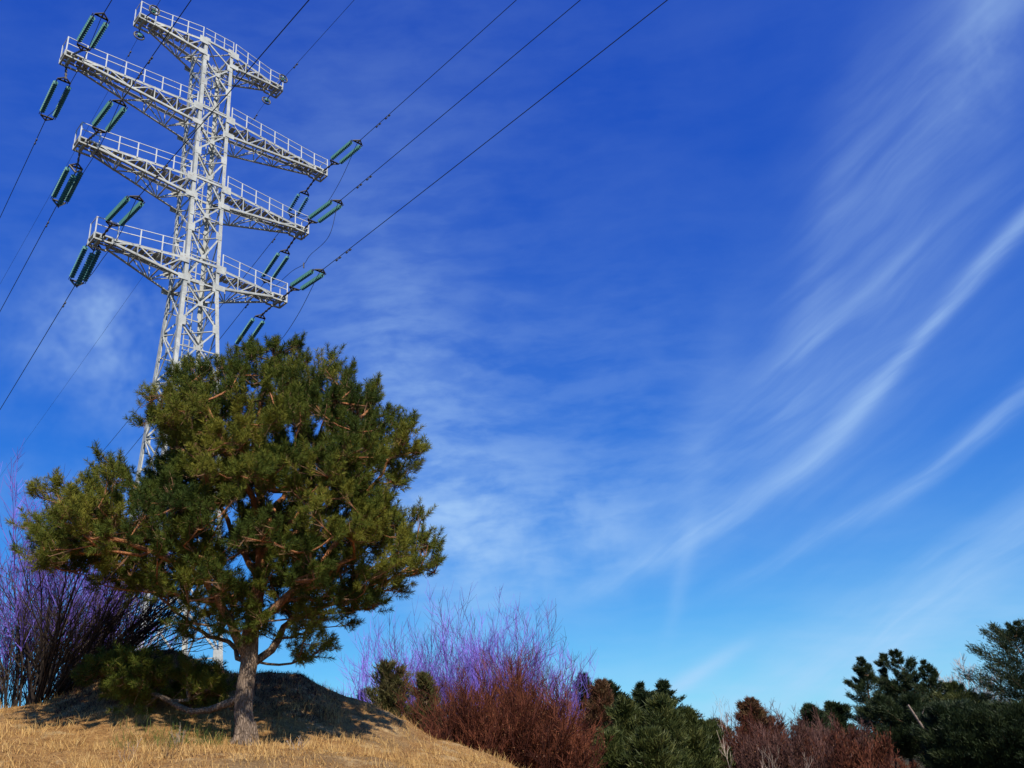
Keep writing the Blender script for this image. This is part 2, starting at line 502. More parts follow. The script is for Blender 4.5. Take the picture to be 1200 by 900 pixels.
tower = thing('transmission_tower', (base[0], base[1], TGZ), 'tall pale grey lattice power pylon with four levels of railed crossarms behind the pine', 'pylon')
zb = TGZ - .1; zt = LZ[3]; zk = LZ[0] - 1.4
for sx in (-1, 1):
    for sy in (-1, 1):
        m = MB(); zz = [zb + .5, zk, zt]
        for a_, b_ in zip(zz[:-1], zz[1:]):
            m.angle(TP(sx * hw(a_), sy * hw(a_), a_), TP(sx * hw(b_), sy * hw(b_), b_), .21, -sx * ex, -sy * ey, .03)
        z_ = zb + 6
        while z_ < zt - 1:                                   # splice plates and bolts
            m.box(TP(sx * (hw(z_) - .13), sy * (hw(z_) + .012), z_), .11, .012, .32, np.stack([ex, ey, ez], 1))
            z_ += 5.4
        m.build('leg', M_STEEL, tower)
        f = MB(); c = TP(sx * hw(zb), sy * hw(zb), 0)
        f.box((c[0], c[1], gz(c[0], c[1]) + .15), .45, .45, .4, np.stack([ex, ey, ez], 1)); f.build('footing', M_CONC, tower)
# panels
lev = [zb + .5]
zp = []
z_ = zk
for k in range(3): zp += [LZ[k] - 1.37, LZ[k] + 1.37 if False else (LZ[k] + LZ[k + 1]) / 2 - .7]
zp += [LZ[3] - 1.37, LZ[3]]
low = [zk]
h_ = 2.7
while low[-1] - h_ > zb + 1.2:
    low.append(low[-1] - h_); h_ *= 1.09
low[-1] = zb + .6
pans = sorted(set([round(v, 3) for v in low + zp]))
for (nx, ny) in ((0, -1), (0, 1), (-1, 0), (1, 0)):
    m = MB(); off = .03
    def FP(s, z, o=0.0):
        w = hw(z); ww = w - .06
        return TP(s * ww if nx == 0 else nx * (w + o - .03), ny * (w + o - .03) if nx == 0 else s * ww, z)
    nrm = ex * nx + ey * ny
    for a_, b_ in zip(pans[:-1], pans[1:]):
        last = b_ >= LZ[3] - .01
        if last:
            m.bar(FP(-1, b_), FP(1, a_), .10, .05, nrm); continue
        w_ = .09 if a_ > 10 else .11
        m.bar(FP(-1, a_, -.02), FP(1, b_, -.02), w_, .05, nrm); m.bar(FP(1, a_, -.09), FP(-1, b_, -.09), w_, .05, nrm)
        zc = (a_ + b_) / 2
        m.bar(FP(-1, zc, -.15), FP(1, zc, -.15), .06, .04, nrm)
        cc = (FP(-1, zc) + FP(1, zc)) / 2; tt = V3(FP(1, zc) - FP(-1, zc))
        m.box(cc + nrm * .01, .14, .012, .14, np.stack([tt, nrm, ez], 1))
    for z in pans[1:]:
        for s in (-1, 1):                                    # gusset plates
            cc = FP(s * .86, z); tt = V3(FP(1, z) - FP(-1, z))
            m.box(cc + nrm * .035, .17, .010, .26, np.stack([tt, nrm, ez], 1))
    for z in LZ:
        m.bar(FP(-1, z, .03), FP(1, z, .03), .14, .08, nrm)
    for z in (zb + 7, zb + 15, zb + 22):
        m.bar(FP(-1, z), FP(1, z), .10, .06, nrm)
    m.build('lattice_panel', M_STEEL, tower)
for z in pans[1:]:                                           # plan bracing inside the body
    w = hw(z) - .08; m = MB()
    m.bar(TP(-w, -w, z), TP(w, w, z), .07, .05); m.bar(TP(w, -w, z - .045), TP(-w, w, z - .045), .07, .05)
    m.build('cross_brace', M_STEEL, tower)
m = MB()                                                     # climbing ladder inside the rear face
for z in np.arange(zb + 1, zt, .32):
    w = hw(z) - .25; m.bar(TP(.05, w, z), TP(.40, w, z), .03)
for s in (.05, .40):
    zs_ = [zb + .6, zk, zt]
    for a_, b_ in zip(zs_[:-1], zs_[1:]): m.bar(TP(s, hw(a_) - .25, a_), TP(s, hw(b_) - .25, b_), .05)
m.build('ladder', M_STEEL, tower)

lvn = ['lowest', 'second', 'third', 'topmost']
for li, (z, a) in enumerate(zip(LZ, LA)):
    b = hw(z)
    dep = 1.40 if li < 3 else 1.15
    for s in (-1, 1):
        m = MB(); e = a - .95                                # where the box end begins
        yt = .42
        def C(t, y, up):                                    # t 0 at the body, 1 at the box end
            x = b + (e - b) * t; yy = y * (b + (yt - b) * t)
            return TP(s * x, yy, z if up else z - dep + (dep - .34) * t)
        for y in (-1, 1):
            m.angle(C(0, y, True), C(1, y, True), .14, -y * ey, -ez, .025)
            m.angle(C(0, y, False), C(1, y, False), .125, -y * ey, ez, .025)
            n = max(3, int(round((e - b) / 1.35)))
            for k in range(n):
                t0, t1 = k / n, (k + 1) / n
                if k % 2 == 0: m.bar(C(t0, y * .97, True), C(t1, y * .97, False), .068, .04, ey)
                else: m.bar(C(t0, y * .97, False), C(t1, y * .97, True), .068, .04, ey)
                if k: m.bar(C(t0, y * .985, False), C(t0, y * .985, True), .055, .04, ey)
        for k in range(n):
            t0, t1 = k / n, (k + 1) / n
            q = 1 if k % 2 else -1
            m.bar(C(t0, q * .95, False), C(t1, -q * .95, False), .055, .04)
            m.bar(C(t0, -q * .95, True) - ez * .1, C(t1, q * .95, True) - ez * .1, .07, .05)
            m.bar(C(t1, -.95, False), C(t1, .95, False), .07, .05); m.bar(C(t1, -.95, True) - ez * .13, C(t1, .95, True) - ez * .13, .07, .06)
            tm = (t0 + t1) / 2
            m.bar(C(t1, -.95, False), C(t1, .95, True) - ez * .1, .055, .04)
        m.build('crossarm', M_STEEL, tower)
        arm = COL.objects[-1]
        # heavy gussets where the arm meets the body
        for y in (-1, 1):
            for zz, hh in ((z - .12, .26), (z - dep + .05, .17)):
                m = MB(); m.box(TP(s * (b + .08), y * (b + .045), zz), .28, .012, hh, np.stack([ex, ey, ez], 1))
                gp = m.build('gusset_plate', M_STEEL, arm); gp.location = (0, 0, 0)
        # box end
        m = MB()
        x0, x1 = e, a
        for y in (-1, 1):
            for zz in (z, z - .34):
                m.bar(TP(s * x0, y * yt, zz - .03), TP(s * x1, y * yt, zz - .03), .09, .09)
            m.bar(TP(s * x1, y * yt, z + .01), TP(s * x1, y * yt, z - .40), .09, .09)
            m.bar(TP(s * x0, y * yt, z), TP(s * x0, y * yt, z - .34), .09, .09)
        for zz in (z, z - .34):
            m.bar(TP(s * x1, -yt, zz - .03), TP(s * x1, yt, zz - .03), .09, .09)
        m.bar(TP(s * (a - .35), -yt - .1, z - .17), TP(s * (a - .35), yt + .1, z - .17), .16, .22)
        bx_ = m.build('box_end', M_STEEL, arm); bx_.location = (0, 0, 0)
        # walkway grating in planks, with gaps
        m = MB(); L = a - b - .12; npl = int(L / .34)
        for k in range(npl):
            x = b + .1 + (k + .5) * L / npl; ww = .36
            m.box(TP(s * x, -.02, z + .035), L / npl * .40, ww, .018, np.stack([ex, ey, ez], 1))
        w_ = m.build('walkway', M_DECK, arm); w_.location = (0, 0, 0)
        # railing along the front edge and round the end
        m = MB(); np_ = int(round((a - b) / 1.05))
        def E(x): 
            t = min(1, max(0, (x - b) / (e - b))); return -(b + (yt - b) * t) - .02
        xs = [b + .15 + (a - b - .15) * k / np_ for k in range(np_ + 1)]
        pts = [(x, E(x)) for x in xs]
        for k, (x, y) in enumerate(pts):
            m.bar(TP(s * x, y, z - .05), TP(s * x, y, z + 1.0), .065, .04, ey)
        for (xa, ya), (xb, yb) in zip(pts[:-1], pts[1:]):
            m.bar(TP(s * xa, ya, z + .98), TP(s * xb, yb, z + .98), .035); m.bar(TP(s * xa, ya, z + .52), TP(s * xb, yb, z + .52), .04)
        for q in (.0, .98):
            m.bar(TP(s * a, -yt, z + q + .01), TP(s * a, yt, z + q + .01), .035)
        m.bar(TP(s * a, yt, z - .05), TP(s * a, yt, z + 1.), .07, .045)
        r_ = m.build('railing', M_RAIL, arm); r_.location = (0, 0, 0)
        if li == 3:                                          # bracket plates holding the earth wires
            pass
m = MB()
for k in range(3):                                           # top railing over the body
    x0 = -hw(zt) + k * hw(zt) * .66; x1 = x0 + hw(zt) * .66
    for q in (.52, .98): m.bar(TP(x0, -hw(zt), zt + q), TP(x1, -hw(zt), zt + q), .035)
    m.bar(TP(x1, -hw(zt), zt), TP(x1, -hw(zt), zt + 1), .06, .045)
m.build('top_railing', M_RAIL, tower)

# ------------------------------------------------------------------ insulators, conductors
eye = np.array([0, 0, CAM_H])


def onplane(px, py, P, phi):
    d = ray(px, py); h = np.array([math.sin(phi), math.cos(phi)]); n = np.array([h[1], -h[0]])
    t = (n @ (P[:2])) / (n @ d[:2]); return d * t + eye


PA, PB = rad(-46.3), rad(-43.3)
DISC = [(-.045, .02), (-.035, .05), (-.022, .10), (-.004, .148), (.008, .148), (.004, .10), (.014, .04), (.035, .025)]


def insulator(a, b, nstr, label, group, single=False):
    """a: end at the tower, b: end at the conductor"""
    a = np.array(a); b = np.array(b); L = np.linalg.norm(b - a); d = (b - a) / L
    side = V3(np.cross(d, ez)); 
    if side @ ex < 0: side = -side
    up = np.cross(side, d)
    t = thing('insulator_string', a, label, 'insulator', group)
    W_ = .34 if nstr > 1 else 0
    offs = [side * W_ * q for q in ((-1, 1) if nstr == 2 else (-1, 1))] if nstr > 1 else [side * 0]
    if nstr == 3: offs = [side * -.34, side * .34, up * -.42]
    nd = int((L - .36) / .165); st = .18 + ((L - .36) - nd * .165) / 2
    for o in offs:
        m = MB()
        for k in range(nd):
            c = a + o + d * (st + (k + .5) * .165)
            m.lathe(c - d * 0, c + d, DISC, 10)
        m.build('disc_stack', M_GLASS, t)
        m = MB(); m.tube([a + o + d * .04, b + o - d * .04], .028, 6)
        for k in range(nd):
            c = a + o + d * (st + (k + .5) * .165); m.lathe(c, c + d, [(.028, .02), (.03, .055), (.07, .05), (.075, .02)], 8)
        m.build('steel_caps', M_DARK, t)
    for p_, dd in ((a, -1), (b, 1)):
        m = MB()
        if nstr > 1:
            for q, r_ in zip(offs, offs[1:] + offs[:1]):
                m.bar(p_ + q, p_ + r_, .10, .06)
            for q in offs: m.bar(p_ + q, p_ + d * dd * .30, .07, .05)
            if dd > 0: 
                for q in offs: m.bar(p_ + q * 1.25, p_ + q * 1.25 - d * .22, .035)
        m.bar(p_ - d * dd * .05, p_ + d * dd * .34, .07, .07)
        m.build('yoke', M_DARK, t)
    return t


def link(a, b, parent):
    m = MB(); m.tube([a, b], .045, 6)
    L = np.linalg.norm(b - a)
    for q in np.arange(.15, L, .4): 
        p_ = a + V3(b - a) * q; m.bar(p_, p_ + V3(b - a) * .18, .13, .06)
    m.build('link_rod', M_DARK, parent)


def conductor(p0, p1, slope_end, length, label, group, r=.021, dampers=(2.0,), sagc=.0007, name='power_line', cat='power line'):
    """starts at p0, passes p1, then hangs on along the same bearing"""
    h = p1[:2] - p0[:2]; Lh = np.linalg.norm(h); h = h / Lh; s0 = (p1[2] - p0[2]) / Lh - sagc * Lh
    ts = np.concatenate([np.linspace(0, 30, 31), np.linspace(34, length, 50)])
    z = p0[2] + s0 * ts + sagc * ts ** 2
    pts = np.stack([p0[0] + h[0] * ts, p0[1] + h[1] * ts, z], 1)
    m = MB(); m.tube(pts, r, 5)
    if not dampers:
        o = m.build(name, M_WIRE); tag(o, label, cat, group); return pts
    t = thing(name, p0, label, cat, group)
    m.build('cable', M_WIRE, t)
    for q in dampers:
        p_ = np.array([np.interp(q, ts, pts[:, k]) for k in range(3)]); d = V3(np.array([h[0], h[1], s0]))
        m = MB(); c = p_ - ez * .11
        m.bar(p_, c, .035); m.tube([c - d * .2, c + d * .2], .014, 5)
        for sg in (-1, 1): m.lathe(c + d * sg * .12, c + d * (sg * .12 + 1), [(0, .01), (0.0, .05), (sg * .12, .045), (sg * .13, .01)], 8)
        m.build('vibration_damper', M_DARK, t)
    return pts


GI_A = 'insulators on the near side of the pylon'; GI_B = 'insulators on the far side of the pylon'
GW = 'power lines held by the pylon'
A = {(2, 1): [(392, 190), (419, 167), (605, 0)], (1, 1): [(366, 259), (396, 237), (680, 0)], (0, 1): [(345, 338), (375, 318), (782, 0)],
     (2, -1): [(98, 55), (119, 20), (131, 0)], (1, -1): [(116, 152), (140, 121), (224, 0)], (0, -1): [(132, 262), (160, 233), (362, 0)]}
B = {(2, -1): [(75, 95), (55, 137), (0, 255)], (1, -1): [(89, 196), (69, 236), (0, 365)], (0, -1): [(110, 288), (90, 330), (0, 480)],
     (2, 1): [(357, 227), (343, 251), (292, 317)], (1, 1): [(334, 296), (312, 328), (257, 398)], (0, 1): [(305, 372), (281, 407), (262, 435)]}
lv = {0: 'the lowest crossarm', 1: 'the second lowest crossarm', 2: 'the longest crossarm'}
hd = {1: 'right', -1: 'left'}
ends = {}
for (k, s), (q0, q1, q2) in A.items():
    P0 = TP(s * (LA[k] - .35), -.5, LZ[k] - .2)
    a_, b_, c_ = [onplane(x, y, P0, PA) for x, y in (q0, q1, q2)]
    t = insulator(a_, b_, 2, 'green glass insulator pair reaching up from the %s tip of %s' % (hd[s], lv[k]), GI_A)
    link(P0, a_ - V3(b_ - a_) * .3, t)
    L_ = np.linalg.norm((c_ - b_)[:2])
    c2 = b_ + (c_ - b_)
    conductor(b_ + V3(b_ - a_) * .3, c_, 0, 260, 'power line running up over the viewer from the %s tip of %s' % (hd[s], lv[k]), GW,
              dampers={(2, -1): (), (1, -1): (2.2, 3.4), (0, 1): (1.6, 2.6)}.get((k, s), (2.0, 3.0)), sagc=.0002)
    ends[(k, s, 'A')] = b_
for (k, s), (q0, q1, q2) in B.items():
    P0 = TP(s * (LA[k] - .35), .5, LZ[k] - .2)
    a_, b_, c_ = [onplane(x, y, P0, PB) for x, y in (q0, q1, q2)]
    t = insulator(a_, b_, 3 if (s == -1 and k < 2) else 2, 'dark green insulator %s slanting down from the %s tip of %s' % ('triple' if (s == -1 and k < 2) else 'pair', hd[s], lv[k]), GI_B)
    link(P0, a_ - V3(b_ - a_) * .3, t)
    conductor(b_ + V3(b_ - a_) * .3, c_, 0, 150, 'power line sloping down left from the %s tip of %s' % (hd[s], lv[k]), GW,
              dampers=(1.8,) if s < 0 else (2.6,), sagc=.0006)
    ends[(k, s, 'B')] = b_
# jumper loops
JG = 'jumper loops under the crossarms'


def loop(pts, label, r=.017):
    pts = [np.array(p_) for p_ in pts]; q = []
    P_ = [2 * pts[0] - pts[1]] + pts + [2 * pts[-1] - pts[-2]]
    for i_ in range(1, len(P_) - 2):
        for t in np.linspace(0, 1, 9)[:-1]:
            a0, a1, a2, a3 = P_[i_ - 1:i_ + 3]
            q.append(.5 * ((2 * a1) + (-a0 + a2) * t + (2 * a0 - 5 * a1 + 4 * a2 - a3) * t * t + (-a0 + 3 * a1 - 3 * a2 + a3) * t ** 3))
    q.append(pts[-1])
    m = MB(); m.tube(q, r, 5); o = m.build('jumper_cable', M_WIRE); tag(o, label, 'cable', JG)


for k in (0, 1, 2):
    for s in (-1, 1):
        a_, b_ = ends[(k, s, 'A')], ends[(k, s, 'B')]
        mid = (a_ + b_) / 2 - ez * (2.3 if s > 0 else 1.0)
        if (k, s) == (1, 1):
            tip = TP(LA[k] - .1, -.1, LZ[k] - .45)
            u = onplane(357, 302, tip, rad(60)); u = tip - ez * (2.1)
            t = insulator(tip - ez * .1, u, 1, 'single thin insulator hanging straight down from the right tip of the second lowest crossarm', None)
            loop([a_, a_ * .75 + u * .25 - ez * 1.35, u + (a_ - u) * .2 - ez * .25, u - ez * .05, u + (b_ - u) * .3 - ez * .2, b_ * .8 + u * .2 - ez * .8, b_],
                 'slack jumper cable hooked on the single hanging insulator right of the pylon')
        else:
            q1 = a_ * .75 + b_ * .25; q3 = a_ * .25 + b_ * .75
            dz = ez * (2.0 if s > 0 else 1.2)
            loop([a_, q1 - dz * .8, mid, q3 - dz * .8, b_], 'slack jumper cable sagging beneath the %s tip of %s' % (hd[s], lv[k]))
# earth wires on the topmost arm
GE = 'earth wire links at the topmost crossarm'
for s, side_, q0, q1, nm in ((-1, 'A', (181, 12), (188, 0), 'upper left'), (1, 'A', (332, 92), (415, 0), 'upper right'), (-1, 'B', (163, 42), (63, 221), 'lower left'), (1, 'B', (312, 118), (171, 319), 'lower right')):
    P0 = TP(s * (LA[3] - .35), -.5 if side_ == 'A' else .5, LZ[3] - .15)
    ph = PA if side_ == 'A' else PB
    c = onplane(*q0, P0, ph); w = onplane(*q1, P0, ph)
    t = thing('earth_wire_ring', c, 'small dark ring insulator at the %s of the topmost crossarm' % (nm + (' end' if side_ == 'A' else ' end, below the arm')), 'insulator', GE)
    d = V3(w - P0); sidev = V3(np.cross(d, ez)); upv = np.cross(sidev, d)
    m = MB()
    ang = np.linspace(0, 2 * np.pi, 17)
    ax = sidev if True else upv
    m.tube([c + .30 * (np.cos(q) * ax + np.sin(q) * upv) for q in ang], .05, 6, cap=False)
    m.bar(c - sidev * .28, c + sidev * .28, .06)
    m.build('guard_ring', M_DARK, t)
    m = MB()
    for k in range(2): m.lathe(c + d * (-.14 + k * .14), c + d, DISC, 10)
    m.build('disc_stack', M_GLASS, t)
    m = MB(); m.tube([P0, c], .035, 6); m.build('link_rod', M_DARK, t)
    conductor(c, w, 0, 260 if side_ == 'A' else 170, 'very thin earth wire from the %s tip of the topmost crossarm %s' % ('left' if s < 0 else 'right', 'toward the top edge' if side_ == 'A' else 'down to the left'), GW,
              r=.014 if side_ == 'A' else .010, dampers=(1.6,), sagc=.0002, name='earth_wire')

# ------------------------------------------------------------------ the big pine
TR = 14.0


def inpoly(x, y, poly):
    r = False; n = len(poly); j = n - 1
    for i in range(n):
        xi, yi = poly[i]; xj, yj = poly[j]
        if (yi > y) != (yj > y) and x < (xj - xi) * (y - yi) / (yj - yi) + xi: r = not r
        j = i
    return r


def edged(x, y, poly):
    P_ = np.array(poly, float); Q = np.roll(P_, -1, 0); d = Q - P_
    t = np.clip(((np.array([x, y]) - P_) * d).sum(1) / (d * d).sum(1), 0, 1)
    return np.min(np.hypot(*(P_ + d * t[:, None] - [x, y]).T))


crown = [(195, 440), (214, 422), (232, 432), (258, 428), (290, 412), (326, 404), (362, 408), (388, 416), (410, 432), (432, 446), (452, 470), (470, 470), (490, 484),
         (500, 515), (494, 555), (484, 590), (498, 622), (514, 640), (512, 680), (490, 700), (455, 712), (425, 728), (402, 745), (380, 765), (350, 775), (326, 762), (306, 745),
         (276, 756), (240, 774), (214, 756), (195, 712), (160, 700), (125, 690), (95, 668), (62, 684), (36, 672), (30, 640), (36, 612), (38, 585), (66, 566), (92, 560),
         (122, 532), (142, 542), (166, 552), (186, 520), (166, 494), (170, 468)]
lowb = [(104, 786), (130, 774), (165, 782), (205, 790), (245, 796), (262, 806), (250, 820), (215, 826), (170, 826), (145, 818), (116, 804), (98, 794)]
holes = [((300, 590), 14), ((325, 585), 12), ((268, 612), 15), ((282, 670), 17), ((258, 640), 10), ((430, 655), 9), ((345, 560), 8), ((400, 690), 10), ((330, 735), 12), ((232, 640), 8), ((305, 712), 9), ((455, 700), 8), ((372, 500), 8)]
clus = []
tries = 0
while len(clus) < 980 and tries < 90000:
    tries += 1
    if rnd.random() < .07:
        x, y = rnd.uniform(90, 265), rnd.uniform(770, 830)
        if not inpoly(x, y, lowb): continue
        e_ = edged(x, y, lowb); dp = .7 * math.sqrt(min(1, e_ / 25)); md = .17
        dep = rnd.uniform(-1, 1) * dp + 1.0
    else:
        x, y = rnd.uniform(15, 530), rnd.uniform(395, 780)
        if not inpoly(x, y, crown): continue
        e_ = edged(x, y, crown)
        dp = 2.7 * math.sqrt(min(1, e_ / 150)); md = .30
        u = rnd.uniform(-1, 1); dep = math.copysign(abs(u) ** .6, u) * dp
        if y > 690: dep *= .75
        hole = any(math.hypot(x - hx, y - hy) < hr * 1.35 for (hx, hy), hr in holes)
        if hole: continue
    p_ = at(x, y, TR + dep)
    if y < 755 and edged(x, y, crown) < 24 and mnoise.noise(Vector(p_) * 1.25 + Vector((2, 5, 1))) < -.02: continue
    q_ = Vector(p_) * .95
    left_ = 150 < x < 245 and 425 < y < 570
    if not left_ and mnoise.noise(q_ * 1.5) < -.03: continue
    if any((p_[0] - c[0]) ** 2 + (p_[1] - c[1]) ** 2 + (p_[2] - c[2]) ** 2 < md * md for c in clus): continue
    clus.append(p_)
clus = np.array(clus)
tb = at(287, 876, TR); tb[2] = gz(tb[0], tb[1]) - .05
nodes = []; par = []; root = []


def chain(pts, parent, rid):
    for p_ in pts:
        nodes.append(np.array(p_)); par.append(parent); root.append(rid); parent = len(nodes) - 1
    return parent


def dens(pts, step=.16, jit=.02):
    out = []
    for a_, b_ in zip(pts[:-1], pts[1:]):
        a_ = np.array(a_); b_ = np.array(b_); n = max(1, int(np.linalg.norm(b_ - a_) / step))
        for k in range(n): out.append(a_ + (b_ - a_) * k / n + rng.normal(0, jit, 3) * (1 if k else 0))
    out.append(np.array(pts[-1])); return out


trunk_pts = dens([tb, at(285, 835, TR), at(289, 795, TR), at(293, 757, TR), at(298, 715, TR + .1), at(306, 655, TR), at(306, 585, TR - .1), at(298, 520, TR + .1), at(308, 460, TR), at(312, 428, TR)], .16, .012)
chain(trunk_pts, -1, 0)
ntr = len(trunk_pts)


def near_node(p_, lim=None):
    N = np.array(nodes if lim is None else nodes[:lim]); return int(np.argmin(((N - p_) ** 2).sum(1)))


limbs = [
    [(291, 770, 0), (275, 742, -.15), (262, 715, -.2), (240, 680, -.5), (190, 652, -.6), (130, 632, -.8), (95, 620, -.8)],
    [(296, 735, 0), (330, 705, -.3), (370, 668, -.5), (405, 625, -.6), (440, 565, -.6), (470, 515, -.5)],
    [(290, 785, 0), (318, 762, .2), (332, 735, .3), (372, 712, .3), (440, 690, .3), (490, 660, .4)],
    [(304, 680, 0), (280, 640, .4), (262, 600, .7), (225, 545, .9), (205, 480, .8)],
    [(306, 640, 0), (325, 590, .6), (360, 540, 1.2), (385, 480, 1.3)],
    [(306, 610, 0), (285, 560, -.6), (262, 520, -1.0), (240, 470, -.9)],
    [(300, 700, 0), (255, 668, .8), (190, 640, 1.4), (110, 600, 1.3)],
    [(304, 655, 0), (345, 610, -.6), (390, 560, -.8), (420, 490, -.7)],
    [(284, 812, 0), (262, 826, .1), (245, 832, .25), (225, 834, .4), (200, 822, .7), (160, 805, .9), (125, 792, 1.0)],
    [(290, 778, 0), (268, 752, .5), (225, 735, .9), (180, 690, 1.2)],
]
rid = 1
for L_ in limbs:
    pts = dens([at(x, y, TR + d_) for x, y, d_ in L_], .18, .022)
    pidx = near_node(pts[0], ntr); chain([.5 * (nodes[pidx] + pts[1])] + pts[1:], pidx, rid); rid += 1
order = np.argsort([min(np.linalg.norm(np.array(nodes) - c, axis=1)) for c in clus])
tips = []
plen = [0.] * len(nodes)
for idx in order:
    c = clus[idx]; N = np.array(nodes)
    d = np.linalg.norm(N - c, axis=1) + np.where(N[:, 2] > c[2] + .1, .5, 0) + np.where(N[:, 2] < 2.9, 1.2 if c[2] > 3.4 else 0, 0)
    d[:ntr] += .35
    j = int(np.argmin(d)); a_ = nodes[j]
    L_ = np.linalg.norm(c - a_); n = max(1, int(L_ / .17))
    r_ = root[j]
    if r_ == 0: rid += 1; r_ = rid
    ctrl = a_ + (c - a_) * .5 - np.array([0, 0, .10 * L_]) + rng.normal(0, .05 * L_, 3)
    pts = []
    for k in range(1, n + 1):
        t = k / n; pts.append((1 - t) ** 2 * a_ + 2 * t * (1 - t) * ctrl + t * t * c + (rng.normal(0, .012, 3) if k < n else 0))
    tips.append((chain(pts, j, r_), V3(c - ctrl)))
# radii by the pipe rule
nn = len(nodes); acc = np.zeros(nn); E_ = 2.15
for t, _ in tips: acc[t] += .0085 ** E_
for k in range(nn - 1, 0, -1):
    if acc[k] == 0: acc[k] = .006 ** E_
    if par[k] >= 0: acc[par[k]] += acc[k] * 1.0
radn = acc ** (1 / E_)
zt0 = np.array([nodes[k][2] for k in range(ntr)])
trr = np.interp(zt0 - zt0[0], [0, .12, .35, 1.0, 1.9, 2.6, 3.6, 5, 6.8], [.195, .152, .136, .128, .120, .092, .070, .048, .02])
radn[:ntr] = trr
for k in range(ntr, nn): radn[k] = min(radn[k], radn[par[k]] * .93, .085)
pine = thing('pine_tree', tb, 'large spreading pine with a broad green crown and bare grey trunk on the hillock', 'tree')
m = MB(); m.tube(nodes[:ntr], radn[:ntr], 14)
for q_ in range(6):
    an = q_ * 1.05 + rng.uniform(-.2, .2); dr = np.array([math.cos(an), math.sin(an), 0]); pr = [tb + [0, 0, .34] + dr * .09, tb + [0, 0, .14] + dr * .15, tb + dr * rng.uniform(.22, .29)]
    pr[2][2] = gz(pr[2][0], pr[2][1]) - .03; m.tube(pr, [.06, .05, .02], 8)
m.build('trunk', M_BARK, pine, smooth=True)
child = [[] for _ in range(nn)]
for k in range(nn):
    if par[k] >= 0: child[par[k]].append(k)
groups = {}
done = np.zeros(nn, bool)
for k in range(ntr, nn):
    if done[k]: continue
    # k starts a new chain off its parent
    pts = [nodes[par[k]], nodes[k]]; rr = [radn[k], radn[k]]; cur = k; done[k] = True
    while True:
        nx = [c for c in child[cur] if c == cur + 1 and root[c] == root[cur] and not done[c]]
        if not nx: break
        cur = nx[0]; done[cur] = True; pts.append(nodes[cur]); rr.append(radn[cur])
    rr[-1] *= .7
    groups.setdefault(root[k], []).append((pts, rr))
for r_, L_ in groups.items():
    m = MB()
    for pts, rr in L_: m.tube(pts, rr, 6 if max(rr) > .02 else 4, cap=False)
    m.build('limb', M_BARK if max(L_[0][1]) > .042 else M_TWIGBARK, pine, smooth=True)

# shoots and needles
cen = at(295, 640, TR)
twm = MB()


def needles(mb, starts, dirs, lens, count, nlen, nw, tint0, spread=.75, rg=rng):
    """needle sleeves round straight shoots, all as thin quads"""
    n = len(starts); K = n * count
    t = rg.uniform(.08, 1.0, (n, count)); s_ = np.repeat(starts[:, None], count, 1) + dirs[:, None] * (t * lens[:, None])[..., None]
    r = rg.normal(size=(n, count, 3)); r -= (r * dirs[:, None]).sum(-1)[..., None] * dirs[:, None]; r /= np.linalg.norm(r, axis=-1)[..., None]
    fw = .35 + .85 * t ** 3
    nd_ = r * spread + dirs[:, None] * fw[..., None] + np.array([0, 0, .12]); nd_ /= np.linalg.norm(nd_, axis=-1)[..., None]
    ln = nlen * rg.uniform(.7, 1.15, (n, count)); 
    q = rg.normal(size=(n, count, 3)); w = np.cross(nd_, q); w /= np.linalg.norm(w, axis=-1)[..., None]; w *= nw / 2
    e = s_ + nd_ * ln[..., None]
    v = np.stack([s_ - w, s_ + w, e + w * .45, e - w * .45], 2).reshape(-1, 3)
    f = np.arange(K * 4).reshape(-1, 4)
    tn = np.clip(tint0[:, None] + rg.normal(0, .10, (n, count)), 0, 1)
    mb.add(v, f, np.repeat(tn.reshape(-1), 4))


st, di, le, ti = [], [], [], []
for (k, d_) in tips:
    c = nodes[k]; out = V3(c - cen + np.array([0, 0, .2]))
    hue = np.clip(.5 + .35 * mnoise.noise(Vector(c) * .9) * 2 + rng.normal(0, .06), 0.05, .95)
    ns = rng.integers(8, 12)
    for i_ in range(ns):
        dd = V3(.60 * out + .40 * d_ + np.array([0, 0, .75]) + rng.normal(0, .46, 3))
        ln = rng.uniform(.14, .27)
        b0 = c + rng.normal(0, .07, 3) - out * rng.uniform(0, .10)
        m_ = b0 + dd * .02
        st.append(m_); di.append(dd); le.append(ln); ti.append(np.clip(hue + rng.normal(0, .12), 0, 1))
        twm.tube([nodes[par[k]] if i_ % 3 == 0 else c, b0, b0 + dd * ln * .8], [.006, .005, .003], 3, .5, cap=False)
st, di, le, ti = map(np.array, (st, di, le, ti))
fm = MB(); needles(fm, st, di, le, 96, .080, .0068, ti, spread=1.0)
fm.build('crown', M_NEEDLE, pine, tint=True)
twm.build('twigs', M_TWIGBARK, pine)
print('pine clusters', len(clus), 'shoots', len(st), 'nodes', nn, 'limbs', len(groups))

# ------------------------------------------------------------------ shrubs and far trees


